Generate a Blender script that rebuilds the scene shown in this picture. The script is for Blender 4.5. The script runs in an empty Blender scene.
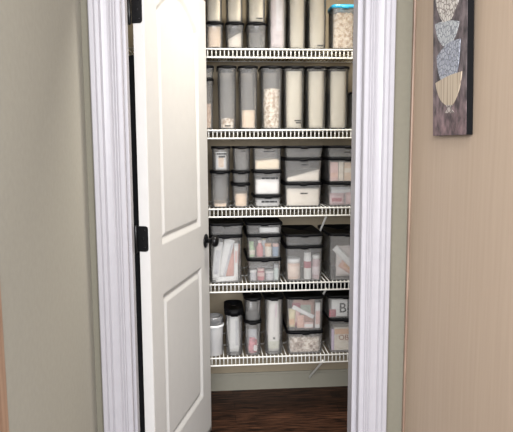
import bpy, math, random
from mathutils import Vector, Matrix
random.seed(7)
S = bpy.context.scene
COL = S.collection

# ------------------------------------------------------------------ camera
cam_d = bpy.data.cameras.new('camera'); cam = bpy.data.objects.new('camera', cam_d); COL.objects.link(cam)
cam_d.sensor_fit = 'HORIZONTAL'; cam_d.sensor_width = 36.0; cam_d.lens = 36.0 * 584.8 / 513.0
cam_d.clip_start = 0.05
Rx = Vector((0.99664574, -0.08170909, -0.0045717)); Ux = Vector((0.01458148, 0.12233263, 0.99238204)); Fx = Vector((0.08052737, 0.98911999, -0.12311373))
m = Matrix.Identity(4)
for i in range(3):
    m[i][0] = Rx[i]; m[i][1] = Ux[i]; m[i][2] = -Fx[i]
m.translation = Vector((-0.12, -1.8889, 1.4012))
cam.matrix_world = m
S.camera = cam

# ------------------------------------------------------------------ light and exposure
S.view_settings.view_transform = 'Standard'; S.view_settings.look = 'None'
S.view_settings.gamma = 1.0; S.view_settings.use_curve_mapping = False
S.view_settings.exposure = 0.12
S.cycles.transparent_max_bounces = 32
S.cycles.max_bounces = 10
S.cycles.sample_clamp_indirect = 4.0

W = bpy.data.worlds.new('world'); S.world = W; W.use_nodes = True
W.node_tree.nodes['Background'].inputs[0].default_value = (0.86, 0.89, 1.0, 1)
W.node_tree.nodes['Background'].inputs[1].default_value = 0.80

def area(name, loc, target, size, power, color, size_y=None):
    d = bpy.data.lights.new(name, 'AREA'); d.energy = power; d.color = color
    d.shape = 'RECTANGLE' if size_y else 'DISK'; d.size = size
    if size_y: d.size_y = size_y
    o = bpy.data.objects.new(name, d); COL.objects.link(o); o.location = loc
    o.rotation_euler = (Vector(target) - Vector(loc)).to_track_quat('-Z', 'Y').to_euler()
    return o
area('kitchen_window_light', (-0.25, -4.2, 2.2), (0.1, 0.6, 0.9), 4.2, 500, (0.95, 0.96, 1.0), 1.3)
area('hall_ceiling_light', (0.05, -1.6, 2.58), (0.05, -1.0, 0.0), 0.5, 20, (1.0, 0.97, 0.93))
area('pantry_ceiling_light', (0.44, 0.38, 2.42), (0.36, 0.65, 0.0), 0.30, 25, (1.0, 0.95, 0.87))

# ------------------------------------------------------------------ materials
def principled(name, col, rough=0.5, metal=0.0, spec=0.5):
    mt = bpy.data.materials.new(name); mt.use_nodes = True
    b = mt.node_tree.nodes['Principled BSDF']
    b.inputs['Base Color'].default_value = (*col, 1); b.inputs['Roughness'].default_value = rough
    b.inputs['Metallic'].default_value = metal; b.inputs['Specular IOR Level'].default_value = spec
    return mt
def nodes(mt):
    return mt.node_tree.nodes, mt.node_tree.links, mt.node_tree.nodes['Principled BSDF']
def noise_colour(mt, c1, c2, scale=(1, 1, 1), nscale=10, detail=4, lo=0.35, hi=0.65, bump=0.0, bscale=None, dist=0.002):
    N, L, b = nodes(mt)
    tc = N.new('ShaderNodeTexCoord'); mp = N.new('ShaderNodeMapping'); mp.inputs['Scale'].default_value = scale
    L.new(tc.outputs['Object'], mp.inputs['Vector'])
    nz = N.new('ShaderNodeTexNoise'); nz.inputs['Scale'].default_value = nscale; nz.inputs['Detail'].default_value = detail
    L.new(mp.outputs[0], nz.inputs['Vector'])
    r = N.new('ShaderNodeValToRGB'); r.color_ramp.elements[0].position = lo; r.color_ramp.elements[1].position = hi
    r.color_ramp.elements[0].color = (*c1, 1); r.color_ramp.elements[1].color = (*c2, 1)
    L.new(nz.outputs['Fac'], r.inputs[0]); L.new(r.outputs[0], b.inputs['Base Color'])
    if bump:
        n2 = N.new('ShaderNodeTexNoise'); n2.inputs['Scale'].default_value = bscale or nscale; n2.inputs['Detail'].default_value = 3
        L.new(mp.outputs[0], n2.inputs['Vector'])
        bp = N.new('ShaderNodeBump'); bp.inputs['Strength'].default_value = bump; bp.inputs['Distance'].default_value = dist
        L.new(n2.outputs['Fac'], bp.inputs['Height']); L.new(bp.outputs[0], b.inputs['Normal'])
    return mt
def solid(name, col, rough=0.5, var=0.12, nscale=40, metal=0.0, spec=0.4, bump=0.0):
    mt = principled(name, col, rough, metal, spec)
    c1 = tuple(c * (1 - var) for c in col); c2 = tuple(min(1, c * (1 + var)) for c in col)
    return noise_colour(mt, c1, c2, (1, 1, 1), nscale, 3, 0.3, 0.7, bump)

M_wall = solid('wall_paint', (0.315, 0.30, 0.25), 0.85, 0.03, 60, bump=0.12)
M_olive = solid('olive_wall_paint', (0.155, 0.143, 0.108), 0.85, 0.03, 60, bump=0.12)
M_closet = solid('closet_paint', (0.26, 0.215, 0.148), 0.85, 0.03, 60, bump=0.1)
M_ceil = solid('ceiling_paint', (0.75, 0.74, 0.70), 0.9, 0.02)
M_trim = solid('trim_paint', (0.325, 0.312, 0.328), 0.38, 0.02, 30)
M_base = solid('baseboard_paint', (0.25, 0.235, 0.185), 0.45, 0.02, 30)
M_door = solid('door_paint', (0.475, 0.462, 0.44), 0.55, 0.015, 25)
M_black = principled('black_metal', (0.005, 0.005, 0.0055), 0.3, 0.2, 0.3)
M_screw = principled('dark_screw', (0.03, 0.03, 0.032), 0.25, 0.8)
M_lid = solid('black_lid_plastic', (0.003, 0.003, 0.0035), 0.5, 0.2, 30, spec=0.08)
M_wire = principled('white_coated_wire', (0.66, 0.65, 0.61), 0.4)
M_tape = principled('black_label', (0.01, 0.01, 0.01), 0.6)
M_blue = principled('blue_lid_plastic', (0.02, 0.22, 0.36), 0.35)
M_white = solid('white_plastic', (0.78, 0.78, 0.76), 0.45, 0.02)

# veneer: fine vertical grain
M_veneer = noise_colour(principled('maple_veneer', (0.6, 0.4, 0.27), 0.5, 0, 0.3), (0.385, 0.295, 0.215), (0.43, 0.335, 0.25), (1, 30, 1.3), 2.6, 8, 0.2, 0.8, 0.05, 6)
M_woodtrim = noise_colour(principled('wood_trim', (0.4, 0.25, 0.16), 0.5), (0.27, 0.16, 0.10), (0.36, 0.23, 0.15), (20, 20, 1.2), 4, 5)
M_strip = noise_colour(principled('wood_strip', (0.4, 0.28, 0.2), 0.5), (0.19, 0.125, 0.09), (0.29, 0.20, 0.145), (20, 20, 1.5), 4, 5)

# dark plank floor
M_floor = principled('dark_wood_floor', (0.06, 0.03, 0.02), 0.5, 0, 0.15)
N, L, b = nodes(M_floor)
tc = N.new('ShaderNodeTexCoord')
mp = N.new('ShaderNodeMapping'); mp.inputs['Scale'].default_value = (1.6, 24, 1); L.new(tc.outputs['Object'], mp.inputs['Vector'])
nz = N.new('ShaderNodeTexNoise'); nz.inputs['Scale'].default_value = 4; nz.inputs['Detail'].default_value = 8; nz.inputs['Roughness'].default_value = 0.7
L.new(mp.outputs[0], nz.inputs['Vector'])
rp = N.new('ShaderNodeValToRGB'); e = rp.color_ramp.elements
e[0].position = 0.42; e[0].color = (0.004, 0.002, 0.0017, 1); e[1].position = 0.70; e[1].color = (0.16, 0.070, 0.038, 1)
L.new(nz.outputs['Fac'], rp.inputs[0])
bk = N.new('ShaderNodeTexBrick'); bk.inputs['Scale'].default_value = 1; bk.inputs['Brick Width'].default_value = 1.1; bk.inputs['Row Height'].default_value = 0.083
bk.inputs['Mortar Size'].default_value = 0.0015; bk.inputs['Color1'].default_value = (1, 1, 1, 1); bk.inputs['Color2'].default_value = (0.6, 0.6, 0.6, 1); bk.inputs['Mortar'].default_value = (0.1, 0.1, 0.1, 1)
L.new(tc.outputs['Object'], bk.inputs['Vector'])
mx = N.new('ShaderNodeMix'); mx.data_type = 'RGBA'; mx.blend_type = 'MULTIPLY'; mx.inputs[0].default_value = 0.8
L.new(rp.outputs[0], mx.inputs[6]); L.new(bk.outputs['Color'], mx.inputs[7]); L.new(mx.outputs[2], b.inputs['Base Color'])

def clear_plastic(name, tint=0.97, haze=0.13, hazecol=(0.95, 0.935, 0.90), edge=0.45):
    """cloudy polypropylene: scatters a little, reflects by Fresnel, and absorbs more along the longer path of a slanting ray"""
    mt = bpy.data.materials.new(name); mt.use_nodes = True
    N = mt.node_tree.nodes; L = mt.node_tree.links; N.clear()
    out = N.new('ShaderNodeOutputMaterial'); tr = N.new('ShaderNodeBsdfTransparent')
    lw = N.new('ShaderNodeLayerWeight'); lw.inputs[0].default_value = 0.5
    pw = N.new('ShaderNodeMath'); pw.operation = 'POWER'; pw.inputs[1].default_value = 4.0; L.new(lw.outputs['Facing'], pw.inputs[0])
    ab = N.new('ShaderNodeMapRange'); ab.inputs[3].default_value = tint; ab.inputs[4].default_value = edge; L.new(pw.outputs[0], ab.inputs[0])
    cc = N.new('ShaderNodeCombineColor'); [L.new(ab.outputs[0], cc.inputs[i]) for i in range(3)]
    L.new(cc.outputs[0], tr.inputs[0])
    df = N.new('ShaderNodeBsdfDiffuse'); df.inputs[0].default_value = (*hazecol, 1)
    tl = N.new('ShaderNodeBsdfTranslucent'); tl.inputs[0].default_value = (*hazecol, 1)
    a = N.new('ShaderNodeMixShader'); a.inputs[0].default_value = 0.4; L.new(df.outputs[0], a.inputs[1]); L.new(tl.outputs[0], a.inputs[2])
    tc = N.new('ShaderNodeTexCoord'); nz = N.new('ShaderNodeTexNoise'); nz.inputs['Scale'].default_value = 18
    L.new(tc.outputs['Object'], nz.inputs['Vector'])
    mr = N.new('ShaderNodeMapRange'); mr.inputs[3].default_value = haze * 0.85; mr.inputs[4].default_value = haze * 1.15
    L.new(nz.outputs['Fac'], mr.inputs[0])
    bmx = N.new('ShaderNodeMixShader'); L.new(mr.outputs[0], bmx.inputs[0]); L.new(tr.outputs[0], bmx.inputs[1]); L.new(a.outputs[0], bmx.inputs[2])
    gl = N.new('ShaderNodeBsdfGlossy'); gl.inputs[1].default_value = 0.15; gl.inputs[0].default_value = (1, 1, 1, 1)
    fr = N.new('ShaderNodeFresnel'); fr.inputs[0].default_value = 1.3
    c = N.new('ShaderNodeMixShader'); L.new(fr.outputs[0], c.inputs[0]); L.new(bmx.outputs[0], c.inputs[1]); L.new(gl.outputs[0], c.inputs[2])
    L.new(c.outputs[0], out.inputs[0])
    return mt
M_clear = clear_plastic('clear_container_plastic')
M_frost = clear_plastic('frosted_container_plastic', 0.96, 0.12, (0.82, 0.80, 0.75))
M_milky = clear_plastic('milky_container_plastic', 0.95, 0.70, (0.90, 0.89, 0.87), 0.8)

# ------------------------------------------------------------------ mesh helpers
class MB:
    def __init__(s): s.v = []; s.f = []; s.sm = []
    def face(s, idx, smooth=False): s.f.append(tuple(idx)); s.sm.append(smooth)
    def add(s, vs, fs, smooth=False):
        o = len(s.v); s.v += [tuple(v) for v in vs]
        for f in fs: s.face([i + o for i in f], smooth)
    def box(s, x0, x1, y0, y1, z0, z1, bev=0.0):
        if bev <= 0:
            v = [(x0,y0,z0),(x1,y0,z0),(x1,y1,z0),(x0,y1,z0),(x0,y0,z1),(x1,y0,z1),(x1,y1,z1),(x0,y1,z1)]
            s.add(v, [(3,2,1,0),(4,5,6,7),(0,1,5,4),(1,2,6,5),(2,3,7,6),(3,0,4,7)])
        else:
            cx, cy, w, d = (x0+x1)/2, (y0+y1)/2, x1-x0, y1-y0
            s.loft([(z0, w-2*bev, d-2*bev, bev*.5), (z0+bev, w, d, bev), (z1-bev, w, d, bev), (z1, w-2*bev, d-2*bev, bev*.5)], cx, cy, n=2, smooth=False)
    def loft(s, rings, cx=0, cy=0, n=5, smooth=True, cap0=True, cap1=True):
        """closed skin through rounded-rectangle rings (z, width, depth, corner radius)"""
        o = len(s.v); k = 4 * (n + 1)
        for (z, w, d, r) in rings:
            zf = z if callable(z) else (lambda x, y, z=z: z)
            for (x, y) in rrect(w, d, r, n): s.v.append((cx + x, cy + y, zf(x, y)))
        for i in range(len(rings) - 1):
            for j in range(k):
                a = o + i*k + j; b_ = o + i*k + (j+1) % k
                s.face((a, b_, b_ + k, a + k), smooth)
        if cap0: s.face([o + j for j in reversed(range(k))])
        if cap1: s.face([o + (len(rings)-1)*k + j for j in range(k)])
    def tube(s, pts, r, n=6, smooth=True):
        pts = [Vector(p) for p in pts]; o = len(s.v); nrm = None
        for i, p in enumerate(pts):
            t = (pts[min(i+1, len(pts)-1)] - pts[max(i-1, 0)]).normalized()
            if nrm is None:
                nrm = t.orthogonal().normalized()
            else:
                nrm = (nrm - t * nrm.dot(t)).normalized()
            bn = t.cross(nrm)
            for j in range(n):
                a = 2*math.pi*j/n
                s.v.append(tuple(p + nrm*math.cos(a)*r + bn*math.sin(a)*r))
        for i in range(len(pts)-1):
            for j in range(n):
                a = o+i*n+j; b_ = o+i*n+(j+1) % n
                s.face((a, b_, b_+n, a+n), smooth)
        s.face([o+j for j in reversed(range(n))]); s.face([o+(len(pts)-1)*n+j for j in range(n)])
    def lathe(s, prof, n=20, axis=Vector((0,0,1)), org=Vector((0,0,0)), smooth=True):
        axis = Vector(axis).normalized(); e1 = axis.orthogonal().normalized(); e2 = axis.cross(e1); o = len(s.v)
        for (r, h) in prof:
            for j in range(n):
                a = 2*math.pi*j/n
                s.v.append(tuple(Vector(org) + axis*h + e1*(r*math.cos(a)) + e2*(r*math.sin(a))))
        for i in range(len(prof)-1):
            for j in range(n):
                a = o+i*n+j; b_ = o+i*n+(j+1) % n
                s.face((a, b_, b_+n, a+n), smooth)
        s.face([o+j for j in reversed(range(n))]); s.face([o+(len(prof)-1)*n+j for j in range(n)])
    def bead(s, c, r, sq=1.0):
        rot = Matrix.Rotation(random.random()*6.28, 3, 'Z') @ Matrix.Rotation(random.random()*6.28, 3, 'X')
        o = len(s.v)
        for v in OCT: 
            p = rot @ Vector((v[0]*r, v[1]*r*sq, v[2]*r*sq)); s.v.append((c[0]+p.x, c[1]+p.y, c[2]+p.z))
        for f in OCF: s.face([i+o for i in f], True)
    def prism(s, poly, y0, y1):
        """polygon in x,z pulled along y"""
        k = len(poly); o = len(s.v)
        s.v += [(p[0], y0, p[1]) for p in poly] + [(p[0], y1, p[1]) for p in poly]
        s.face([o+j for j in range(k)]); s.face([o+k+j for j in reversed(range(k))])
        for j in range(k): s.face((o+(j+1) % k, o+j, o+k+j, o+k+(j+1) % k))
    def build(s, name, mat, parent=None, loc=(0,0,0)):
        me = bpy.data.meshes.new(name); me.from_pydata(s.v, [], s.f); me.update()
        for p, sm in zip(me.polygons, s.sm): p.use_smooth = sm
        me.materials.append(mat)
        import bmesh
        bm = bmesh.new(); bm.from_mesh(me); bmesh.ops.recalc_face_normals(bm, faces=bm.faces); bm.to_mesh(me); bm.free()
        o = bpy.data.objects.new(name, me); COL.objects.link(o); o.location = loc
        if parent: o.parent = parent
        return o
def rrect(w, d, r, n=5):
    r = max(1e-4, min(r, w/2-1e-4, d/2-1e-4)); pts = []
    for (sx, sy, a0) in ((1,-1,-90),(1,1,0),(-1,1,90),(-1,-1,180)):
        for i in range(n+1):
            a = math.radians(a0 + 90*i/n)
            pts.append((sx*(w/2-r) + r*math.cos(a), sy*(d/2-r) + r*math.sin(a)))
    return pts
_t = (1+5**.5)/2
OCT = [Vector(v).normalized() for v in [(-1,_t,0),(1,_t,0),(-1,-_t,0),(1,-_t,0),(0,-1,_t),(0,1,_t),(0,-1,-_t),(0,1,-_t),(_t,0,-1),(_t,0,1),(-_t,0,-1),(-_t,0,1)]]
OCF = [(0,11,5),(0,5,1),(0,1,7),(0,7,10),(0,10,11),(1,5,9),(5,11,4),(11,10,2),(10,7,6),(7,1,8),(3,9,4),(3,4,2),(3,2,6),(3,6,8),(3,8,9),(4,9,5),(2,4,11),(6,2,10),(8,6,7),(9,8,1)]

def tag(o, label=None, cat=None, group=None, kind=None):
    if label: o['label'] = label
    if cat: o['category'] = cat
    if group: o['group'] = group
    if kind: o['kind'] = kind
    return o
def empty(name, loc, label, cat, group=None):
    o = bpy.data.objects.new(name, None); COL.objects.link(o); o.location = loc; o.empty_display_size = 0.05
    return tag(o, label, cat, group)
def struct(name, mb, mat, label=None, cat='structure', parent=None):
    o = mb.build(name, mat, parent)
    if parent is None: tag(o, label, cat, None, 'structure')
    return o
def bx(*a, bev=0.0):
    m_ = MB(); m_.box(*a, bev=bev); return m_

# ------------------------------------------------------------------ room shell
W2 = 0.3755; JD = 0.1233; TOP = 2.045
struct('floor', bx(-2.4, 2.4, -4.6, 1.45, -0.06, 0.0), M_floor, 'dark brown wood plank floor under the pantry shelves', 'floor')
fw = MB()
fw.box(-1.3, -W2-0.024, 0.0, JD-0.005, 0, 2.6); fw.box(W2+0.024, 1.3, 0.0, JD-0.005, 0, 2.6); fw.box(-W2-0.024, W2+0.024, 0.0, JD-0.005, TOP+0.02, 2.6)
struct('wall_front', fw, M_olive, 'olive grey wall around the pantry doorway', 'wall')
struct('wall_left', bx(-0.62, -0.502, -0.815, -0.0005, 0, 2.6), M_wall, 'olive grey side wall left of the pantry doorway', 'wall')
struct('wall_back', bx(-1.0, 0.95, 1.3217, 1.42, 0, 2.46), M_closet, 'tan back wall behind the pantry shelves', 'wall')
struct('wall_pantry_left', bx(-0.95, -0.85, JD-0.004, 1.321, 0, 2.46), M_closet, 'tan left side wall inside the pantry', 'wall')
struct('wall_pantry_right', bx(0.745, 0.85, JD-0.004, 1.321, 0, 2.46), M_closet, 'tan right side wall inside the pantry', 'wall')
struct('ceiling_pantry', bx(-0.95, 0.85, JD-0.004, 1.42, 2.461, 2.54), M_ceil, 'white ceiling inside the pantry', 'ceiling')
struct('ceiling', bx(-2.4, 2.4, -3.2, JD-0.006, 2.601, 2.7), M_ceil, 'white ceiling of the hall before the pantry', 'ceiling')
# baseboards inside the pantry
bb = MB(); bb.box(-0.849, 0.744, 1.309, 1.3215, 0.0, 0.088); bb.box(-0.849, 0.744, 1.313, 1.3215, 0.088, 0.10)
struct('baseboard_back', bb, M_base, 'painted baseboard below the bottom pantry shelf', 'baseboard')
struct('baseboard_pantry_right', bx(0.732, 0.7448, JD+0.02, 1.308, 0.0, 0.10), M_base, 'painted baseboard along the right pantry wall', 'baseboard')

# fluted casings: thickness profile against fraction of width, outer edge first
PROF = [(0,0.0),(0,.018),(.03,.021),(.16,.021),(.185,.0175),(.21,.0195),(.325,.0190),(.36,.0145),(.395,.0168),(.47,.0150),(.56,.0145),(.625,.0150),(.66,.0112),(.69,.0135),(.715,.0135),(.745,.0098),(.775,.0122),(.805,.0122),(.835,.0078),(.865,.0085),(.97,.0085),(1.0,.006),(1.0,0.0)]
def casing(side):
    CW = 0.0962; e = W2 + 0.006; mb = MB(); o = 0
    pts = [(side*(e + CW*(1-f)), -t - 0.0004 - (0.003 if t > 0 else 0)) for f, t in PROF]
    k = len(pts)
    mb.v = [(x, y, 0.0) for x, y in pts] + [(x, y, TOP+0.10) for x, y in pts]
    for i in range(k-1): mb.face((i, i+1, k+i+1, k+i))
    mb.face(list(range(k))); mb.face(list(range(k, 2*k))); mb.face((k-1, 0, k, 2*k-1))
    return mb
struct('trim_1', casing(-1), M_trim, 'white fluted casing on the left of the doorway', 'door casing')
struct('trim_2', casing(1), M_trim, 'white fluted casing on the right of the doorway', 'door casing')
hc = MB()
for f0, f1, t in ((0,.19,.022),(.2,.34,.0205),(.36,.62,.0165),(.64,.72,.0165),(.74,.82,.0155),(.83,1,.0125)):
    hc.box(-W2-.006, W2+.006, -t-.0004, -.0004, TOP+.0962*(1-f1)+.004, TOP+.0962*(1-f0)+.004)
struct('trim_3', hc, M_trim, 'white fluted head casing above the doorway', 'door casing')
for side, n, w_ in ((-1, 'trim_4', 'left'), (1, 'trim_5', 'right')):
    j = MB()
    a, b_ = sorted((side*(W2+.0085), side*(W2+.0235))); j.box(a, b_, -0.0003, JD, 0, TOP)
    a, b_ = sorted((side*(W2-(.002 if side < 0 else .008)), side*(W2+.0085))); j.box(a, b_, 0.030, 0.088, 0, TOP)
    struct(n, j, M_trim, 'white door jamb with stop on the %s of the doorway' % w_, 'door jamb')
struct('trim_6', bx(-W2-.006, W2+.006, -0.0003, JD, TOP+.001, TOP+.019), M_trim, 'white head jamb above the doorway', 'door jamb')
# wood at both sides of the hall
struct('trim_7', bx(-0.62, -0.500, -0.95, -0.8155, 0, 2.6), M_woodtrim, 'reddish brown wood edge at the near end of the left wall', 'wood trim')
cab = empty('tall_cabinet', (0.85, -0.6, 0), 'tall light maple cabinet side right of the doorway', 'cabinet')
bx(-0.305, 0.55, -0.62, 0.598, 0, 2.6).build('side_panel', M_veneer, cab)
bx(-0.3125, -0.3055, 0.584, 0.598, 0, 2.6, bev=.002).build('edge_strip', M_strip, cab)

# ------------------------------------------------------------------ door, hinged left, swung into the pantry
TH = math.radians(74.0)
door = bpy.data.objects.new('door_1', None); COL.objects.link(door)
tag(door, 'white two panel door with arched top panel, standing open into the pantry', 'door', None, 'structure')
door.location = (-W2+0.0135, JD+0.005, 0); door.rotation_euler = (0, 0, TH)
# local frame: +x along the width, outer face at y = -0.035
DW, DH, DT = 0.742, 2.032, 0.035
def arch(u):
    t = (u-0.371)/0.245
    return 1.875 + 0.100*max(0, math.cos(t*math.pi/2))**1.0
def sd(u, z):
    a = min(u-0.126, 0.616-u)
    sl = (0.10*math.pi/2/0.245)*math.sin((u-0.371)/0.245*math.pi/2)
    d1 = min(a, z-1.034, (arch(u)-z)/math.sqrt(1+sl*sl))
    d2 = min(a, z-0.235, 0.850-z)
    return max(d1, d2)
def relief(u, z):
    d = sd(u, z)
    if d <= 0: return 0.0
    if d < .004: return d/.004*.0015
    if d < .020: return .0015 + (d-.004)/.016*.0095
    if d < .024: return .011
    if d < .040: return .011 - (d-.024)/.016*.0085
    return .0025
def lines(a, b_, dense, st, fine):
    out = [a]; x = a
    while x < b_ - 1e-6:
        s_ = fine if any(lo <= x + 1e-6 < hi for lo, hi in dense) else st
        nxt = x + s_
        for lo, hi in dense:
            if x < lo - 1e-6 < nxt: nxt = lo
        x = min(nxt, b_); out.append(x)
    return out
us = lines(0.003, DW, [(0.122, 0.170), (0.572, 0.620)], 0.012, 0.004)
zs_ = lines(0.012, DH, [(0.231, 0.279), (0.806, 0.854), (1.030, 1.078), (1.83, 1.98)], 0.03, 0.004)
mb = MB(); nu = len(us)
for z in zs_:
    for u in us: mb.v.append((u, -DT + relief(u, z), z))
for i in range(len(zs_)-1):
    for j in range(nu-1):
        a = i*nu+j; mb.face((a, a+1, a+1+nu, a+nu), True)
o = len(mb.v)
mb.v += [(us[0], 0, zs_[0]), (us[-1], 0, zs_[0]), (us[-1], 0, zs_[-1]), (us[0], 0, zs_[-1])]
nz_ = len(zs_)
mb.face((o, o+1, o+2, o+3))
mb.face([j for j in range(nu)] + [o+1, o]); mb.face([(nz_-1)*nu+j for j in range(nu)] + [o+2, o+3])
mb.face([i*nu for i in range(nz_)] + [o+3, o]); mb.face([i*nu+nu-1 for i in range(nz_)] + [o+2, o+1])
mb.build('door_slab', M_door, door)
# knob set
kn = MB(); kz = 0.958; ku = 0.683; ax = Vector((0,-1,0)); og = Vector((ku, -DT-0.0004, kz))
kn.lathe([(.031,0),(.0325,.002),(.0325,.004),(.030,.007),(.022,.009),(.012,.0095)], 24, ax, og)
rose = kn.build('rosette', M_black, door)
kn = MB(); kn.lathe([(.010,.0098),(.0095,.020),(.011,.028),(.019,.032),(.0255,.037),(.0275,.044),(.0265,.052),(.021,.059),(.011,.0625),(.003,.063)], 24, ax, og)
kn.build('door_knob', M_black, door)
# hinges: leaf wrapped on the hinge edge plus barrel at the corner
for hz in (0.300, 1.0765, 1.8405):
    h = MB()
    # leaf on hinge edge with rounded corners at the outer side, lies in the plane x = 0.003
    poly = []
    hh = 0.0445; r = 0.010; y0, y1 = 0.004, -0.0325
    poly += [(y0, -hh), (y0, hh)]
    for i in range(6):
        a = math.radians(90+90*i/5); poly.append((y1+r+math.cos(a)*r, hh-r+math.sin(a)*r))
    for i in range(6):
        a = math.radians(180+90*i/5); poly.append((y1+r+math.cos(a)*r, -hh+r+math.sin(a)*r))
    k = len(poly); x0, x1 = 0.0004, 0.0028
    h.v += [(x0, p[0], hz+p[1]) for p in poly] + [(x1, p[0], hz+p[1]) for p in poly]
    h.face(list(range(k))); h.face(list(range(k, 2*k)))
    for j in range(k): h.face((j, (j+1) % k, k+(j+1) % k, k+j))
    hg = h.build('hinge', M_black, door)
    b2 = MB(); b2.lathe([(.002,-.050),(.0045,-.049),(.0065,-.046),(.0065,.046),(.0045,.049),(.002,.050)], 14, (0,0,1), (-0.0055, 0.0095, hz))
    b2.build('hinge_barrel', M_black, hg)
    for sy, sz in ((-.022,.030),(-.016,0),(-.022,-.030)):
        sc = MB(); sc.lathe([(.0032,0),(.0038,.0005),(.0028,.0011)], 10, (-1,0,0), (0.00035, sy, hz+sz))
        sc.build('screw', M_screw, hg)

# dark cloth made up behind the door to turn the shaded hinge gap black
cl = bpy.data.objects.new('gap_blocker', None); COL.objects.link(cl)
tag(cl, 'black cloth added behind the open door to darken the hinge gap', 'blocker')
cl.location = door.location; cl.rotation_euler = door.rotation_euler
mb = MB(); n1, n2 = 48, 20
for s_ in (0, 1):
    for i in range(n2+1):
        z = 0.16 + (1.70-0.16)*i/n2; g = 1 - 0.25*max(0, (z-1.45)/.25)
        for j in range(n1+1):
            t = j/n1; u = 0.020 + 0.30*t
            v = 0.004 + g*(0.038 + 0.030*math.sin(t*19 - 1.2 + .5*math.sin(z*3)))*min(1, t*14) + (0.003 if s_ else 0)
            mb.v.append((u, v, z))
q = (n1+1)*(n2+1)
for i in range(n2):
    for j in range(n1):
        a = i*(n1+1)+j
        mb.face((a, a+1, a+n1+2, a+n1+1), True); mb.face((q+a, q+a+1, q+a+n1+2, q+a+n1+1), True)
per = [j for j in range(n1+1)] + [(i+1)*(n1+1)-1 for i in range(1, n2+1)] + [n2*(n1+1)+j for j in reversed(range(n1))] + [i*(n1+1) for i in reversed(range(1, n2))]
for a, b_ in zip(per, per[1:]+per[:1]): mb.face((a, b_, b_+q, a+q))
mb.build('blocker_sheet', solid('gap_blocker_black', (0.010, 0.010, 0.011), .9, .2, 60, spec=.1), cl)
mb = MB(); mb.tube([(.17, .0015, 1.76), (.17, .012, 1.755), (.17, .028, 1.72), (.17, .035, 1.69)], .004, 8); mb.build('blocker_loop', M_tape, cl)

# ------------------------------------------------------------------ wire shelves
ZS = [1.8406, 1.465, 1.0884, 0.7164, 0.3415]
SX0, SX1 = -0.848, 0.743; SYF, SYB = 0.9195, 1.3155
ordn = ['topmost', 'second', 'third', 'fourth', 'lowest']
for k, z in enumerate(ZS):
    sh = empty('wire_shelf', (0, SYB, z), 'white wire pantry shelf, %s of the five counting from the top' % ordn[k], 'shelf', 'wire shelves in the pantry')
    dz = z + 0.0015
    def loc(p): return (p[0], p[1]-SYB, p[2]-z)
    mb = MB(); x = SX0 + 0.006
    while x < SX1 - 0.004:
        mb.tube([loc(p) for p in ((x, SYB-0.001, dz), (x, SYF+.009, dz), (x, SYF+.0035, dz-.004), (x, SYF+.0035, z-.040))], 0.0026, 6)
        x += 0.0196
    mb.build('wire_deck', M_wire, sh)
    for zz in (z-0.0015, z-0.0395):
        mb = MB(); mb.tube([loc((SX0, SYF-.0005, zz)), loc((SX1, SYF-.0005, zz))], 0.0041, 8); mb.build('front_rail', M_wire, sh)
    mb = MB()
    for yy in (SYB-0.004, 1.12): mb.tube([loc((SX0, yy, dz-.0055)), loc((SX1, yy, dz-.0055))], 0.003, 8)
    mb.build('cross_wire', M_wire, sh)
    for bxp in (-0.62, (0.70, 0.70, 0.4555, 0.4565, 0.4435)[k]):
        mb = MB(); mb.tube([loc(p) for p in ((bxp, SYF+.012, z-.036), (bxp, SYF+.02, z-.046), (bxp, SYB-.012, z-.272), (bxp, SYB-.002, z-.285))], 0.0055, 8)
        mb.box(bxp-.012, bxp+.012, SYB-.006-SYB, SYB-.0005-SYB, -.302, -.262)
        mb.build('support_brace', M_wire, sh)

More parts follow.
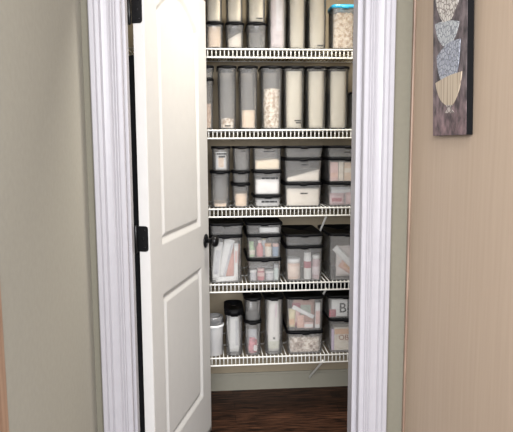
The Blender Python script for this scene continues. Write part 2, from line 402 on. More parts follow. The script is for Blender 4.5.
# ------------------------------------------------------------------ containers
U = 0.0595; YF = 0.9255; TH_W = 0.0018
def top_of(shelf): return ZS[shelf] + 0.0015 + 0.0026
CONT = {}
def container(key, shelf, x0, x1, units, label, z=None, depth=None, style='oval', below=None, lidmat=None, bodymat=None, lid_h=None, taper=None, name=None, group=None):
    w = x1 - x0; cx = (x0+x1)/2
    depth = depth or (0.20 if style == 'oval' else 0.335)
    zb = top_of(shelf) if below is None else CONT[below]['top']
    H = units*U - 0.0008; lh = lid_h or 0.012
    r = min(w*0.40, 0.040) if style == 'oval' else 0.024
    tp = taper if taper is not None else (0.90 if style == 'oval' else 0.945)
    wt = w; wb = w*tp; db = depth - (w-wb)
    cy = YF + depth/2 - (wt-wb)/2
    name = name or ('storage_canister' if style == 'oval' else 'storage_container')
    root = empty(name, (cx, cy, zb), label, 'canister' if style == 'oval' else 'container', group)
    hb = H - lh*0.45
    t = TH_W
    mb = MB()
    rings = [(0.0, wb-.012, db-.012, r-.006), (0.0015, wb-.004, db-.004, r-.002), (0.006, wb, db, r), (hb-.012, wt-.004, depth-.004, r), (hb-.010, wt, depth, r), (hb, wt, depth, r),
             (hb, wt-2*t, depth-2*t, r-t), (hb-.012, wt-.004-2*t, depth-.004-2*t, r-t), (0.007, wb-2*t, db-2*t, r-t), (0.0035, wb-.010, db-.010, r-.005)]
    mb.loft(rings, 0, 0, 6)
    body = mb.build('body', bodymat or M_clear, root)
    lw, ld = wt+.005, depth+.005
    mb = MB()
    z0 = H - lh
    mb.loft([(z0, wt+.0006, depth+.0006, r), (z0, lw, ld, r+.0025), (H-.002, lw, ld, r+.0025), (H, lw-.003, ld-.003, r+.001),
             (H, lw-.014, ld-.014, r-.004), (H-.003, lw-.020, ld-.020, r-.007), (H-.0030, .02, .02, .009),
             (H-.0048, .02, .02, .009), (H-.0048, wt-.0008, depth-.0008, r), (z0, wt+.0003, depth+.0003, r)], 0, 0, 6, cap0=False, cap1=False)
    # closed skin: join last ring back to first
    kk = 28; n_r = 10
    for j in range(kk): mb.face(((n_r-1)*kk+j, (n_r-1)*kk+(j+1) % kk, (j+1) % kk, j))
    # thumb tab in the middle of the front
    mb.loft([(z0-.003, min(.035, w*.4), .006, .002), (H-.002, min(.035, w*.4), .006, .002)], 0, -ld/2-.0015, 3)
    mb.build('lid', lidmat or M_lid, root)
    CONT[key] = dict(root=root, cx=cx, cy=cy, z=zb, wb=wb, wt=wt, db=db, dt=depth, r=r, hb=hb, top=zb+units*U, H=H)
    return root
def dims(c, h):
    f = max(0, min(1, (h-.006)/(c['hb']-.018)))
    return c['wb']+(c['wt']-.004-c['wb'])*f, c['db']+(c['dt']-.004-c['db'])*f
def fill(key, level, name, label, mat, slope=0.0, bumps=0.0, bead=None, nbead=0, sq=0.8, depth_slope=0.0, cat='food'):
    """loose food inside a container; level is the height of its middle"""
    c = CONT[key]; g = 0.0040; mb = MB()
    rings = []
    ph = random.random()*6
    for i, f in enumerate((0, .06, .3, .6, 1.0)):
        h = 0.0062 + (level-.0062)*f
        w, d = dims(c, max(h, .007))
        inset = 2*(g + (0.004 if i == 0 else 0)) + (2*(bead or 0)*0.9)
        if i == 4: zf = lambda x, y, h=h: max(.012, h + slope*x + depth_slope*y + bumps*math.sin(60*x+ph)*.5 + bumps*math.sin(97*y+113*x))
        else: zf = lambda x, y, h=h, f=f: .0062 + (max(.012, level + slope*x + depth_slope*y) - .0062)*f
        rings.append((zf, w-inset, d-inset, c['r']-.004))
    mb.loft(rings, 0, 0, 6)
    # crown the top with a slightly heaped centre
    o = len(mb.v); k = 28
    if bead:
        for _ in range(nbead):
            h = .0062 + bead + random.random()*max(0.001, level-.0062-bead)
            w, d = dims(c, max(h, .008)); w -= 2*(g+bead*1.02); d -= 2*(g+bead*1.02)
            q = random.random()
            if q < .62: x, y = (random.random()-.5)*(w-2*c['r']*.55), -d/2
            elif q < .82: x, y = random.choice((-1, 1))*w/2, (-.5 + .5*random.random())*(d-2*c['r'])
            else:
                x, y = (random.random()-.5)*(w-.01), -d/2 + random.random()*(d*.6); h = level - bead*.4
                if abs(x) > w/2-c['r']*.5 and y < -d/2+c['r']*.5: continue
            hmax = max(.012, level + slope*x + depth_slope*y)
            if q < .82 and h > hmax: continue
            # follow the rounded front corners
            if q < .62:
                ex = abs(x) - (w/2 - c['r'])
                if ex > 0: y += c['r'] - math.sqrt(max(0, c['r']**2 - ex**2))
            mb.bead((x, y, h), bead*(.85+.3*random.random()), sq)
    ob = mb.build(name, mat, None, (c['cx'], c['cy'], c['z']))
    return tag(ob, label, cat, None, 'stuff')
def marks(key, px, pz, w, h, rows=1, gaps=3):
    """small dark printed label on the front of a container: px, pz from the front centre"""
    c = CONT[key]; mb = MB()
    wd, dd = dims(c, pz)
    y = -dd/2 - 0.0010
    for rw in range(rows):
        zc = pz - rw*h*1.7
        x = px - w/2 + (rw*w*.2); end = px + w/2 - (rw*w*.1)
        while x < end - .002:
            L_ = min(w*(.12+.22*random.random()), end-x)
            zz = h*(.75+.25*random.random())
            ex = max(abs(x), abs(x+L_)) - (wd/2 - c['r']); off = c['r'] - math.sqrt(max(0, c['r']**2-ex**2)) if ex > 0 else 0
            mb.box(x, x+L_, y+off*.0, y+off+.0006, zc-zz/2, zc+zz/2)
            x += L_ + w*.03
    o = mb.build('label_strip', M_tape, c['root']); return o

def food(name, c1, c2, scale=160, rough=0.8, bump=0.3, lo=.35, hi=.65):
    return noise_colour(principled(name, c1, rough, 0, .2), c1, c2, (1,1,1), scale, 2, lo, hi, bump, scale, .0015)
F_flour = food('flour', (.68,.65,.61), (.74,.71,.67), 60, bump=.1)
F_cream = food('cream_powder', (.62,.565,.455), (.66,.605,.49), 50, bump=.05)
F_rice = food('rice', (.58,.52,.43), (.74,.68,.59), 260)
F_oat = food('oats', (.58,.42,.29), (.80,.66,.50), 220, bump=.6)
F_sugar = food('brown_sugar', (.62,.47,.33), (.72,.57,.42), 120)
F_bean = food('pale_beans', (.40,.28,.18), (.92,.82,.68), 70, bump=.2)
F_corn = food('puffed_cereal', (.52,.36,.22), (.95,.84,.68), 65, bump=.2)
F_nut = food('shelled_nuts', (.26,.19,.14), (.78,.70,.60), 60, bump=.2)
F_grain = food('golden_grain', (.64,.53,.38), (.74,.64,.49), 200)
F_mix = food('trail_mix', (.34,.20,.13), (.72,.55,.40), 120)

# ---- shelf 1 (top)
container('1a', 0, -0.126, -0.042, 2, 'small clear canister of tan grain at the left end of the top shelf')
container('1A', 0, -0.126, -0.044, 3, 'tall clear canister stacked above the canister of tan grain, top shelf', below='1a', bodymat=M_frost)
container('1b', 0, -0.030, 0.055, 2, 'small clear canister with slanted white rice, top shelf')
container('1B', 0, -0.028, 0.053, 3, 'frosted canister stacked above the slanted rice canister, top shelf', below='1b', bodymat=M_frost)
container('1c', 0, 0.070, 0.162, 2, 'small empty looking grey canister, third along the top shelf')
container('1C', 0, 0.070, 0.160, 3, 'frosted canister with small black label above the grey one, top shelf', below='1c', bodymat=M_frost)
container('1d', 0, 0.171, 0.258, 5, 'tall clear canister holding a pale pink bag, top shelf')
container('1e', 0, 0.265, 0.352, 5, 'tall cream filled canister beside the pale pink bag, top shelf', bodymat=M_frost)
container('1f', 0, 0.359, 0.451, 5, 'tall cream canister with small black mark near its foot, top shelf', bodymat=M_frost)
container('1g', 0, 0.473, 0.592, 3.45, 'clear canister of puffed cereal with bright blue lid, top shelf', lidmat=M_blue, lid_h=.016, taper=.94, style='sq', depth=.13, name='storage_canister')
fill('1a', .098, 'grain', 'tan grain filling the leftmost small canister on the top shelf', F_sugar)
fill('1b', .058, 'rice', 'white rice sloping up to the right, top shelf', F_rice, slope=.55)
fill('1A', .13, 'pale_flour', 'pale flour in the upper left canister on the top shelf', F_cream)
fill('1B', .15, 'pale_flour', 'pale flour in the canister above the slanted rice', F_cream)
fill('1C', .15, 'pale_flour', 'pale flour in the canister above the empty grey one', F_cream)
fill('1e', .265, 'cream_flour', 'cream flour in the tall canister beside the pink bag, top shelf', F_cream)
fill('1f', .265, 'cream_flour', 'cream flour in the marked tall canister beside the blue lidded one', F_cream)
fill('1g', .165, 'puffed_cereal', 'round beige puffed cereal below the blue lid', F_corn, bead=.0080, nbead=420, sq=.9)
marks('1C', .012, .018, .030, .006)
marks('1f', .012, .016, .030, .006)
# ---- shelf 2
container('2a', 1, -0.172, -0.092, 4, 'clear canister half hidden by the door edge on the second shelf')
container('2A', 1, -0.168, -0.090, 1, 'shallow clear canister on the half hidden one, second shelf', below='2a')
container('2b', 1, -0.072, 0.018, 5, 'tall clear canister with a few nuts at the bottom, second shelf')
container('2c', 1, 0.029, 0.120, 5, 'tall clear canister half full of oats, second shelf')
container('2d', 1, 0.135, 0.240, 5, 'tall wide canister of speckled beans, second shelf')
container('2e', 1, 0.245, 0.348, 5, 'tall cream canister with two black label lines, second shelf', bodymat=M_frost)
container('2f', 1, 0.354, 0.455, 5, 'tall plain cream canister between two others, second shelf', bodymat=M_frost)
container('2g', 1, 0.461, 0.564, 5, 'tall plain cream canister nearest the right jamb, second shelf', bodymat=M_frost)
container('2h', 1, 0.571, 0.665, 3, 'short canister with black lid peeking past the right jamb, second shelf', bodymat=M_frost)
fill('2a', .12, 'dry_mix', 'tan dry mix in the canister beside the door edge', F_mix)
fill('2b', .050, 'nuts', 'few chopped nuts at the bottom of the tall canister', F_bean, bead=.0065, nbead=110)
fill('2c', .090, 'oats', 'tan oats in the tall canister, second shelf', F_oat)
fill('2d', .190, 'beans', 'speckled pale beans in the wide tall canister', F_bean, bead=.0072, nbead=420)
fill('2e', .272, 'cream_flour', 'cream flour in the canister with two label lines', F_cream)
fill('2f', .272, 'cream_flour', 'cream flour in the middle plain canister, second shelf', F_cream)
fill('2g', .272, 'cream_flour', 'cream flour in the plain canister nearest the right jamb', F_cream)
marks('2b', .002, .016, .028, .006)
marks('2e', .014, .040, .034, .006, rows=2)
# ---- shelf 3
container('3a', 2, -0.113, -0.016, 3, 'tall grey empty canister at the left of the third shelf')
container('3A', 2, -0.105, -0.014, 2, 'labelled canister with a white packet inside, above the empty tall one', below='3a')
container('3b', 2, -0.008, 0.079, 2, 'canister half full of beige flour, bottom of its third shelf stack')
container('3B', 2, -0.006, 0.080, 1, 'shallow canister between two taller ones, third shelf', below='3b')
container('3BB', 2, -0.003, 0.084, 2, 'grey canister with small label on the shallow one, third shelf', below='3B')
container('3c', 2, 0.098, 0.233, 1, 'shallow square container with wide black label, third shelf', style='sq', depth=.20)
container('3C', 2, 0.096, 0.233, 2, 'square container of white flour with black label, third shelf', style='sq', depth=.20, below='3c')
container('3CC', 2, 0.095, 0.234, 2, 'square container of golden grain, top of its stack, third shelf', style='sq', depth=.20, below='3C')
container('3d', 2, 0.247, 0.432, 2, 'wide container nearly full of rice, bottom of its third shelf stack', style='sq')
container('3D', 2, 0.247, 0.432, 2, 'wide container with flour banked to the right, third shelf', style='sq', below='3d')
container('3DD', 2, 0.249, 0.436, 1, 'shallow empty wide container atop the banked flour, third shelf', style='sq', below='3D')
container('3e', 2, 0.461, 0.656, 2, 'wide labelled container of pink packets at the third shelf right end', style='sq')
container('3E', 2, 0.460, 0.656, 2, 'wide container of pink and tan boxes at the third shelf right end', style='sq', below='3e')
container('3EE', 2, 0.459, 0.654, 1, 'shallow wide container with black label at the third shelf right end', style='sq', below='3E')
fill('3a', .020, 'crumbs', 'tan crumbs at the bottom of the tall grey canister', F_oat, bumps=.002)
fill('3b', .068, 'beige_flour', 'beige flour in the half full canister, third shelf', F_sugar)
fill('3C', .078, 'white_flour', 'white flour with uneven top below a black label', F_flour, bumps=.003)
fill('3CC', .052, 'golden_grain', 'golden grain in the top square container, third shelf', F_grain, bumps=.004)
fill('3c', .038, 'grey_powder', 'greyish powder in the shallow labelled square container', food('grey_powder', (.42,.41,.40), (.5,.49,.47), 90))
fill('3d', .088, 'rice', 'pale rice filling the bottom wide container, third shelf', F_rice, bumps=.002)
fill('3D', .040, 'banked_flour', 'beige flour banked up toward the right, third shelf', F_rice, slope=.27, bumps=.005)
marks('3A', .002, .082, .046, .008, rows=2); marks('3BB', .005, .094, .022, .006)
marks('3CC', .008, .092, .056, .006); marks('3C', .010, .082, .080, .011); marks('3c', .006, .028, .076, .012)
marks('3D', .004, .086, .030, .006); marks('3d', .002, .066, .036, .008); marks('3EE', -.002, .026, .032, .006)
# ---- shelf 4
container('4a', 3, -0.122, 0.039, 4, 'deep container of white and brown packets behind the door knob', style='sq')
container('4A', 3, -0.120, 0.044, 1, 'shallow grey container on the deep one behind the knob', style='sq', below='4a')
container('4b', 3, 0.064, 0.233, 2, 'container of red lidded jars, bottom of its fourth shelf stack', style='sq')
container('4B', 3, 0.062, 0.233, 2, 'container of coloured little bottles, middle of its fourth shelf stack', style='sq', below='4b')
container('4BB', 3, 0.059, 0.237, 1, 'shallow container with crinkled wrap, top of its fourth shelf stack', style='sq', below='4B')
container('4c', 3, 0.252, 0.440, 3, 'container holding three spice jars, fourth shelf', style='sq')
container('4C', 3, 0.252, 0.441, 1, 'shallow clear container above the three spice jars, fourth shelf', style='sq', below='4c')
container('4d', 3, 0.470, 0.655, 4, 'deep container of slanting packets at the fourth shelf right end', style='sq')
# ---- shelf 5
container('5b', 4, -0.049, 0.042, 4.05, 'canister with big black cap and white packet, bottom shelf', lid_h=.030, depth=.19)
container('5c', 4, 0.047, 0.133, 3, 'canister with red and white packets, bottom shelf')
container('5C', 4, 0.048, 0.134, 2, 'empty canister on the red packet canister, bottom shelf', below='5c')
container('5d', 4, 0.148, 0.245, 5, 'tall canister with a white paper packet, bottom shelf', taper=.93)
container('5e', 4, 0.261, 0.446, 2, 'container of shelled nuts, bottom shelf', style='sq')
container('5E', 4, 0.258, 0.447, 3, 'large container crammed with colourful packets, above the nuts', style='sq', below='5e')
container('5f', 4, 0.474, 0.655, 3, 'container of lettered orange packets at the bottom shelf right end', style='sq')
container('5F', 4, 0.467, 0.650, 2, 'container with boldly lettered packet at the bottom shelf right end', style='sq', below='5f')
fill('5e', .086, 'nuts', 'mottled shelled nuts in the wide bottom shelf container', F_nut, bead=.0072, nbead=380, sq=.75)

# round white tub with a clear domed cap, left end of the bottom shelf
tub = empty('round_tub', (-0.105, YF+.05, top_of(4)), 'round white tub with clear grey cap beside the door, bottom shelf', 'tub')
mb = MB(); mb.lathe([(.040,0),(.0435,.003),(.0475,.150),(.0475,.152),(.0455,.152),(.0415,.005),(.02,.004)], 32); mb.build('body', M_milky, tub)
mb = MB(); mb.lathe([(.0478,.146),(.0515,.147),(.0518,.154),(.0505,.158),(.0478,.158)], 32)
mb.build('rim_ring', M_white, tub)
mb = MB(); mb.lathe([(.0475,.1585),(.0475,.192),(.045,.1985),(.038,.1995),(.038,.1955),(.044,.1945),(.0455,.190),(.0455,.1585)], 32); mb.build('cap', clear_plastic('grey_cap_plastic', .85, .35, (.50,.50,.50), .6), tub)
mb = MB(); mb.lathe([(.038,.0052),(.0395,.008),(.0432,.138),(.02,.141)], 28); tag(mb.build('white_powder', F_flour, None, tub.location), 'white powder inside the round tub by the door', 'food', None, 'stuff')

# ------------------------------------------------------------------ things kept inside the containers
MC = {}
def col(name, c, rough=.55, var=.12, nscale=35):
    if name not in MC: MC[name] = solid('packet_'+name, c, rough, var, nscale)
    return MC[name]
PINK = col('pink', (.58,.39,.35)); RED = col('red', (.42,.12,.13)); SALMON = col('salmon', (.62,.39,.31)); ORANGE = col('orange', (.60,.37,.22))
WHITE = col('white', (.64,.63,.60), var=.06); CREAM = col('cream', (.62,.56,.46)); TAN = col('tan', (.60,.45,.32)); BROWN = col('brown', (.36,.20,.15))
BLUE = col('blue', (.20,.27,.36)); GREEN = col('green', (.34,.46,.27)); LILAC = col('lilac', (.50,.40,.52)); GREY = col('grey', (.45,.45,.45)); YELLOW = col('yellow', (.56,.49,.30)); DARK = col('dark', (.03,.03,.035)); MAROON = col('maroon', (.34,.10,.12)); BRICK = col('brick', (.55,.26,.20))

def place(name, key, x, y, z, label, cat, group=None, tilt=0, turn=0, lean=0):
    """a thing inside a container; x from its centre, y back from the front face, z up from its base"""
    c = CONT[key]
    o = empty(name, (c['cx']+x, YF+y, c['z']+z), label, cat, group); o.rotation_euler = (lean, tilt, turn); return o
def pouch(key, x, y, z, w, h, t, mat, label, tilt=0, lean=0, turn=0, panel=None, panel_mat=None, name='packet', cat='packet', seal=True, group=None):
    o = place(name, key, x, y, z, label, cat, group, tilt, turn, lean)
    mb = MB(); nx, nz = 6, 8
    for side in (-1, 1):
        oo = len(mb.v)
        for i in range(nz+1):
            for j in range(nx+1):
                u = -1+2*j/nx; v = -1+2*i/nz
                th = t/2*(max(0, (1-u**4)*(1-v**4)))**.6 + .0006
                wr = .0006*math.sin(9*u+5*v+x*90)
                mb.v.append((u*w/2, side*(th+ (wr if abs(u) < .9 and abs(v) < .9 else 0)), h/2+v*h/2))
        for i in range(nz):
            for j in range(nx):
                a = oo+i*(nx+1)+j; mb.face((a, a+1, a+nx+2, a+nx+1), True)
    per = [j for j in range(nx+1)] + [(i+1)*(nx+1)-1 for i in range(1, nz+1)] + [nz*(nx+1)+j for j in reversed(range(nx))] + [i*(nx+1) for i in reversed(range(1, nz))]
    off = (nx+1)*(nz+1)
    for a, b_ in zip(per, per[1:]+per[:1]): mb.face((a, b_, b_+off, a+off))
    mb.build('pouch', mat, o)
    if seal:
        mb = MB(); mb.box(-w/2+.0005, w/2-.0005, -.0009, .0009, h, h+.006); mb.build('seal', mat, o)
    if panel:
        px, pz, pw, ph_ = panel
        mb = MB(); n = 5; y0 = []
        for i in range(n+1):
            for j in range(n+1):
                xx = px-pw/2+pw*j/n; zz = pz-ph_/2+ph_*i/n; u = 2*xx/w; v = 2*zz/h-1
                th = t/2*(max(0, (1-u**4)*(1-v**4)))**.6 + .0020
                mb.v.append((xx, -th, zz))
        for i in range(n+1):
            for j in range(n+1):
                v = mb.v[i*(n+1)+j]; mb.v.append((v[0], v[1]+.0008, v[2]))
        q = (n+1)**2
        for i in range(n):
            for j in range(n):
                a = i*(n+1)+j; mb.face((a, a+1, a+n+2, a+n+1), True); mb.face((q+a, q+a+1, q+a+n+2, q+a+n+1), True)
        mb.build('printed_panel', panel_mat, o)
    return o
def carton(key, x, y, z, w, h, d, mat, label, tilt=0, turn=0, lean=0, band=None, band_mat=None, name='carton', group=None):
    o = place(name, key, x, y, z, label, 'box', group, tilt, turn, lean)
    mb = MB(); mb.box(-w/2, w/2, 0, d, 0, h, bev=.0012); mb.build('box_body', mat, o)
    if band:
        z0, z1 = band; mb = MB(); mb.box(-w/2+.001, w/2-.001, -.0012, -.0003, z0, z1); mb.build('printed_panel', band_mat, o)
    return o
def jar(key, x, y, z, r, h, mat, capmat, label, cap_h=.016, neck=None, band=None, band_mat=None, name='jar', group=None, cap_r=None):
    o = place(name, key, x, y+r, z, label, 'jar' if name != 'bottle' else 'bottle', group)
    nk = neck or r*.9; sh = h*(.55 if neck else .9)
    mb = MB(); mb.lathe([(r*.9,0),(r,.002),(r,sh),(r*.97,sh+(h-sh)*.3),(nk,h-(h-sh)*.2),(nk,h)], 20); mb.build('body', mat, o)
    cr = cap_r or nk*1.08
    mb = MB(); mb.lathe([(cr,h+.0003),(cr,h+cap_h-.002),(cr*.9,h+cap_h)], 20); mb.build('cap', capmat, o)
    if band:
        z0, z1 = band; mb = MB(); mb.lathe([(r+.0003,z0),(r+.0009,z0+.0004),(r+.0009,z1-.0004),(r+.0003,z1)], 20); mb.build('wrap_label', band_mat, o)
    return o
FL = .0055
# shelf 1: the pale pink bag
pouch('1d', 0, .035, FL, .062, .25, .026, col('palepink', (.66,.57,.57), var=.15, nscale=25), 'pale pink bag inside the tall canister on the top shelf', name='bag', cat='bag', panel=(.008, .15, .03, .14), panel_mat=col('lilacwhite', (.70,.67,.69)))
# shelf 3
pouch('3A', 0, .028, FL, .052, .078, .014, WHITE, 'white packet inside the labelled canister on the third shelf', panel=(.0, .034, .026, .046), panel_mat=TAN)
carton('3E', -.064, .016, FL, .038, .092, .12, PINK, 'narrow pink box beside the tan boxes, third shelf', band=(.018, .040), band_mat=SALMON)
carton('3E', -.030, .016, FL, .024, .094, .12, CREAM, 'slim cream box between the pink and tan boxes, third shelf')
carton('3E', .020, .016, FL, .068, .090, .12, TAN, 'wide tan box nearest the right jamb, third shelf', band=(.040, .062), band_mat=CREAM)
pouch('3e', -.050, .026, FL, .080, .052, .016, col('dustypink', (.50,.36,.36)), 'pink packet in the labelled container, third shelf', panel=(.0,.026,.05,.018), panel_mat=MAROON)
pouch('3e', .036, .026, FL, .080, .055, .016, col('dustyrose', (.56,.40,.38)), 'dusty rose packet near the jamb in the labelled container, third shelf')
carton('3e', -.012, .046, FL, .120, .085, .02, GREY, 'grey carton behind the pink packet, third shelf', band=(.058,.074), band_mat=WHITE)
# shelf 4, deep container behind the knob
pouch('4a', -.052, .020, FL+.007, .040, .185, .010, WHITE, 'white packet upright at the left behind the knob', tilt=.10, panel=(.0,.09,.022,.12), panel_mat=GREY)
pouch('4a', -.030, .040, FL+.011, .050, .195, .010, WHITE, 'tall white packet leaning right behind the knob', tilt=.26, panel=(.016,.10,.010,.17), panel_mat=GREY)
pouch('4a', .020, .056, FL+.008, .070, .170, .012, BRICK, 'brown packet in the middle of the deep container', tilt=.12, panel=(.0,.14,.04,.03), panel_mat=BROWN)
pouch('4a', .048, .022, FL+.002, .020, .180, .008, WHITE, 'narrow white packet at the right of the deep container', tilt=.02, panel=(0,.12,.012,.06), panel_mat=PINK)
pouch('4a', .0, .015, FL+.001, .100, .024, .006, WHITE, 'flat white sachet lying across the deep container front', tilt=-.06, seal=False)
# shelf 4 shallow wrap
pouch('4BB', .026, .030, FL, .096, .026, .014, WHITE, 'crumpled white wrap in the shallow container, fourth shelf', seal=False)
# middle: bottles
jar('4B', -.062, .018, FL, .017, .060, GREEN, GREEN, 'green bottle at the left of the little bottles', name='bottle', neck=.012, band=(.012,.034), band_mat=CREAM)
jar('4B', -.020, .016, FL, .017, .068, col('rose', (.50,.20,.20)), col('palecap', (.78,.66,.60)), 'rose red bottle with pale cap among the little bottles', name='bottle', neck=.0085, cap_h=.012)
jar('4B', .022, .018, FL, .017, .050, CREAM, ORANGE, 'cream jar with orange cap among the little bottles', name='jar')
jar('4B', .060, .018, FL, .017, .048, BLUE, PINK, 'dark blue jar with pink cap among the little bottles')
jar('4B', .004, .060, FL, .016, .075, GREY, YELLOW, 'tall grey bottle with yellow cap behind the little bottles', name='bottle', neck=.010)
# bottom: jars
jar('4b', -.056, .018, FL, .018, .038, GREY, WHITE, 'grey jar with white cap beside the red jar', cap_h=.014, cap_r=.019)
jar('4b', -.016, .016, FL, .018, .046, RED, PINK, 'deep red jar with pink band in the jar container', cap_h=.014, band=(.020,.040), band_mat=PINK)
jar('4b', .028, .018, FL, .020, .034, GREY, WHITE, 'low grey jar with wide white cap, fourth shelf', cap_h=.012, cap_r=.021)
jar('4b', .064, .022, FL, .015, .060, col('mint', (.52,.58,.54)), GREY, 'pale mint jar at the right of the jar container')
# spice jars
jar('4c', -.050, .018, FL, .036, .082, col('peach', (.62,.46,.37)), WHITE, 'wide peach jar with white lid, largest of the three', cap_h=.022, cap_r=.0375, band=(.016,.066), band_mat=col('peachlabel', (.66,.53,.44)))
jar('4c', .022, .020, FL, .0185, .120, WHITE, WHITE, 'tall white spice jar with maroon band, middle of the three', cap_h=.014, band=(.056,.090), band_mat=MAROON)
jar('4c', .066, .020, FL, .0195, .100, col('dusk', (.48,.36,.36)), WHITE, 'speckled brown spice jar with white cap, right of the three', cap_h=.020, band=(.022,.062), band_mat=col('paleplum', (.60,.52,.52)))
# right end packets
pouch('4d', -.062, .018, FL+.16, .034, .175, .010, WHITE, 'long white packet slanting down to the right, fourth shelf', tilt=2.36)
pouch('4d', .010, .060, FL+.004, .11, .15, .012, col('pale', (.62,.56,.52)), 'pale packet standing behind the slanting ones, fourth shelf')
pouch('4d', -.024, .038, FL+.080, .050, .09, .012, SALMON, 'salmon packet slanting below the long white one', tilt=2.18, panel=(0,.045,.02,.06), panel_mat=ORANGE)
# shelf 5
pouch('5b', .0, .040, FL+.004, .062, .19, .020, WHITE, 'white packet inside the big capped canister, bottom shelf', panel=(.012, .10, .012, .13), panel_mat=GREY)
pouch('5c', -.012, .026, FL+.001, .030, .075, .010, col('redwhite', (.50,.20,.22), var=.6, nscale=110), 'red and white sachet at the left in the narrow canister', tilt=.12)
pouch('5c', .014, .030, FL+.001, .028, .062, .010, RED, 'red sachet at the right in the narrow canister', tilt=-.10, panel=(0,.025,.018,.03), panel_mat=WHITE)
pouch('5c', .0, .052, FL+.001, .050, .11, .008, GREY, 'grey sachet behind the red ones in the narrow canister')
pk = pouch('5d', 0, .040, FL+.002, .074, .27, .030, col('paper', (.66,.63,.58), var=.05), 'white paper packet with faint script in the tall canister', panel=(0, .036, .068, .040), panel_mat=col('sage', (.52,.52,.42)))
mb = MB()
for i in range(26):
    zz = .10 + i*.0048; xx = .004*math.sin(i*2.3) + (.006 if i > 16 else .003)
    mb.box(xx-.0022, xx+.0022, -.0188, -.0178, zz, zz+.0028)
mb.build('printed_script', col('script', (.40,.36,.38)), pk)
mb = MB(); mb.box(-.004, .006, -.0185, -.0175, .066, .077, bev=0); mb.build('printed_stamp', M_tape, pk)
mb = MB(); mb.box(.008, .013, -.0185, -.0175, .18, .25); mb.build('printed_stripe', col('mauve', (.62,.42,.48)), pk)
# crammed packets
pouch('5E', -.070, .022, FL+.010, .040, .09, .012, YELLOW, 'yellow packet at the left of the crammed container', tilt=.05, panel=(0,.03,.03,.03), panel_mat=ORANGE)
pouch('5E', -.040, .040, FL+.010, .042, .115, .010, MAROON, 'dark red packet near the left of the crammed container', panel=(0,.05,.03,.06), panel_mat=PINK)
pouch('5E', .0, .052, FL+.002, .110, .135, .012, BROWN, 'brown packet at the back of the crammed container', panel=(0,.09,.07,.05), panel_mat=col('mutedgreen', (.26,.30,.24)))
pouch('5E', -.062, .015, FL+.118, .020, .115, .006, WHITE, 'narrow white packet slanting across the crammed container', tilt=2.06)
carton('5E', .064, .015, FL+.004, .024, .130, .014, WHITE, 'slim white carton upright at the right of the crammed container', band=(.02,.09), band_mat=PINK, tilt=.02)
carton('5E', .020, .018, FL+.003, .046, .030, .03, PINK, 'small pink box lying low in the crammed container', band=(.006,.022), band_mat=WHITE)
pouch('5E', -.020, .028, FL+.002, .036, .060, .010, SALMON, 'salmon sachet low in the middle of the crammed container')
# right end lettered packets
def letter(txt, size, parent, x, z, mat, depth=-.0016):
    cu = bpy.data.curves.new('lettering', 'FONT'); cu.body = txt; cu.size = size; cu.extrude = .0004; cu.offset = size*.012
    tmp = bpy.data.objects.new('lettering', cu); COL.objects.link(tmp)
    dg = bpy.context.evaluated_depsgraph_get(); me = bpy.data.meshes.new_from_object(tmp.evaluated_get(dg))
    bpy.data.objects.remove(tmp); me.materials.clear(); me.materials.append(mat)
    o = bpy.data.objects.new('lettering', me); COL.objects.link(o); o.parent = parent
    o.rotation_euler = (math.pi/2, 0, 0); o.location = (x, depth, z); return o
pf = carton('5F', -.030, .014, FL+.003, .080, .086, .05, WHITE, 'white carton with bold black lettering at the right jamb')
letter('B', .070, pf, -.004, .020, M_tape)
pouch('5F', -.066, .010, FL+.001, .034, .04, .006, MAROON, 'small maroon sachet beside the lettered carton', seal=False)
pf = carton('5f', -.015, .016, FL+.003, .090, .120, .05, CREAM, 'cream carton with orange picture and lettering at the right jamb', band=(.084,.112), band_mat=ORANGE)
letter('OB', .038, pf, -.024, .054, col('letterbrown', (.25,.10,.05)))
carton('5f', -.068, .018, FL+.003, .014, .110, .05, LILAC, 'slim lilac carton beside the cream lettered one')

# ------------------------------------------------------------------ painting on the cabinet side
pic = bpy.data.objects.new('canvas_painting', None); COL.objects.link(pic)
tag(pic, 'narrow canvas painting of stacked bowls with black edges on the maple cabinet', 'painting')
pic.location = (0.5448, -0.3415, 1.421); pic.rotation_euler = (0, math.radians(-1.7), 0)
PW, PH, PT = 0.219, 0.66, 0.018
bx(-PT+.0012, -.0003, -PW/2, PW/2, 0, PH).build('canvas_edge', principled('black_canvas_edge', (.004,.004,.0045), .6, 0, .08), pic)
M_art = noise_colour(principled('painted_ground', (.2,.15,.17), .6), (.028,.022,.024), (.17,.135,.14), (1, 2.6, 1.8), 16, 8, .34, .66, .5, 60)
N, L, b = nodes(M_art)
tc = N.new('ShaderNodeTexCoord'); sx = N.new('ShaderNodeSeparateXYZ'); L.new(tc.outputs['Object'], sx.inputs[0])
mr = N.new('ShaderNodeMapRange'); mr.inputs[1].default_value = .02; mr.inputs[2].default_value = .15; L.new(sx.outputs['Z'], mr.inputs[0])
mx = N.new('ShaderNodeMix'); mx.data_type = 'RGBA'; L.new(mr.outputs[0], mx.inputs[0])
src = b.inputs['Base Color'].links[0].from_socket
mg = N.new('ShaderNodeMix'); mg.data_type = 'RGBA'; mg.blend_type = 'MULTIPLY'; mg.inputs[0].default_value = 1; mg.inputs[7].default_value = (1.45, 1.2, 1.2, 1)
L.new(src, mg.inputs[6]); L.new(mg.outputs[2], mx.inputs[6]); L.new(src, mx.inputs[7]); L.new(mx.outputs[2], b.inputs['Base Color'])
bx(-PT, -PT+.0011, -PW/2+.0004, PW/2-.0004, 0.0005, PH-.0005).build('painted_face', M_art, pic)
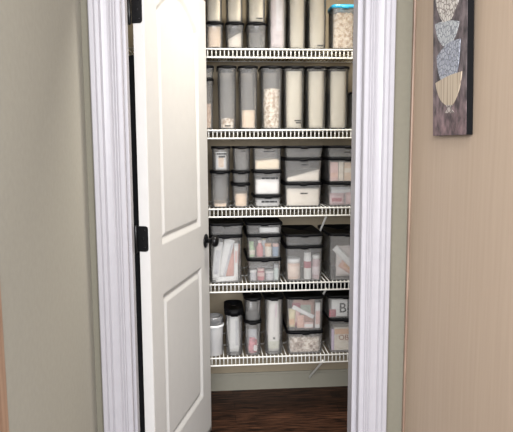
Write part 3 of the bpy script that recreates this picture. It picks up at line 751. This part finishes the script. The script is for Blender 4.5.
def mosaic(name, c1, c2, line, scale):
    mt = principled(name, c1, .6); N, L, b = nodes(mt)
    tc = N.new('ShaderNodeTexCoord'); vo = N.new('ShaderNodeTexVoronoi'); vo.inputs['Scale'].default_value = scale; L.new(tc.outputs['Object'], vo.inputs['Vector'])
    ve = N.new('ShaderNodeTexVoronoi'); ve.feature = 'DISTANCE_TO_EDGE'; ve.inputs['Scale'].default_value = scale; L.new(tc.outputs['Object'], ve.inputs['Vector'])
    r1 = N.new('ShaderNodeValToRGB'); r1.color_ramp.elements[0].color = (*c1, 1); r1.color_ramp.elements[1].color = (*c2, 1); L.new(vo.outputs['Color'], r1.inputs[0])
    lt = N.new('ShaderNodeMath'); lt.operation = 'LESS_THAN'; lt.inputs[1].default_value = .10; L.new(ve.outputs['Distance'], lt.inputs[0])
    mx = N.new('ShaderNodeMix'); mx.data_type = 'RGBA'; L.new(lt.outputs[0], mx.inputs[0]); L.new(r1.outputs[0], mx.inputs[6]); mx.inputs[7].default_value = (*line, 1)
    L.new(mx.outputs[2], b.inputs['Base Color']); return mt
M_c1 = mosaic('mosaic_cream', (.48,.45,.40), (.64,.61,.56), (.22,.19,.17), 70)
M_c2 = mosaic('mosaic_pale_blue', (.36,.38,.39), (.50,.52,.52), (.20,.21,.23), 80)
M_c3 = mosaic('mosaic_blue', (.26,.28,.33), (.42,.44,.48), (.16,.17,.20), 85)
M_c4 = noise_colour(principled('striped_tan', (.5,.38,.26), .6), (.18,.13,.10), (.46,.38,.28), (1, 62, 1), 1.3, 2, .38, .5)
def cup(poly, mat, d, nm='painted_bowl', rim=None):
    """poly in photo-plane (y, z); the slight lean of the sheet is taken out"""
    pts = [((y - (z-1.421)*-.0 - .085*(z-1.42)) + .3415, z-1.421) for y, z in poly]
    k = len(pts); x0, x1 = -PT-.0004-d, -PT-.0001
    mb = MB(); mb.v = [(x0, p[0], p[1]) for p in pts] + [(x1, p[0], p[1]) for p in pts]
    mb.face(list(range(k))); mb.face(list(range(k, 2*k)))
    for j in range(k): mb.face((j, (j+1) % k, k+(j+1) % k, k+j))
    return mb.build(nm, mat, pic)
def bulge(a, b_, n=5, amt=.012):
    """points from a to b bowed outward"""
    out = []
    for i in range(1, n):
        t = i/n; dy = b_[0]-a[0]; dz = b_[1]-a[1]; L_ = math.hypot(dy, dz); s_ = math.sin(t*math.pi)*amt
        out.append((a[0]+dy*t + dz/L_*s_, a[1]+dz*t - dy/L_*s_))
    return out
def bowl(tl, tr, br, bl, amt=.010, dip=.006):
    return [tl] + bulge(tl, tr, 6, dip) + [tr] + bulge(tr, br, 6, amt) + [br, bl] + bulge(bl, tl, 6, amt)
cup(bowl((-.212,1.815),(-.395,1.800),(-.330,1.720),(-.279,1.724)), M_c1, .0012)
cup(bowl((-.221,1.730),(-.384,1.706),(-.325,1.655),(-.284,1.662)), M_c2, .0009)
cup(bowl((-.243,1.640),(-.394,1.662),(-.378,1.568),(-.278,1.573), .006, .012), M_c3, .0014)
cup(bowl((-.242,1.568),(-.413,1.580),(-.365,1.500),(-.319,1.503), .012, .004), M_c4, .0018)
cup([(-.319,1.503),(-.365,1.500),(-.353,1.493),(-.380,1.478),(-.307,1.482),(-.333,1.494)], mosaic('mosaic_stone', (.34,.30,.28), (.44,.39,.36), (.16,.13,.12), 60), .0012, 'painted_foot')
# a further bowl above, cut by the frame of the photo
cup(bowl((-.225,1.955),(-.395,1.935),(-.340,1.800),(-.285,1.805)), M_c2, .0006)
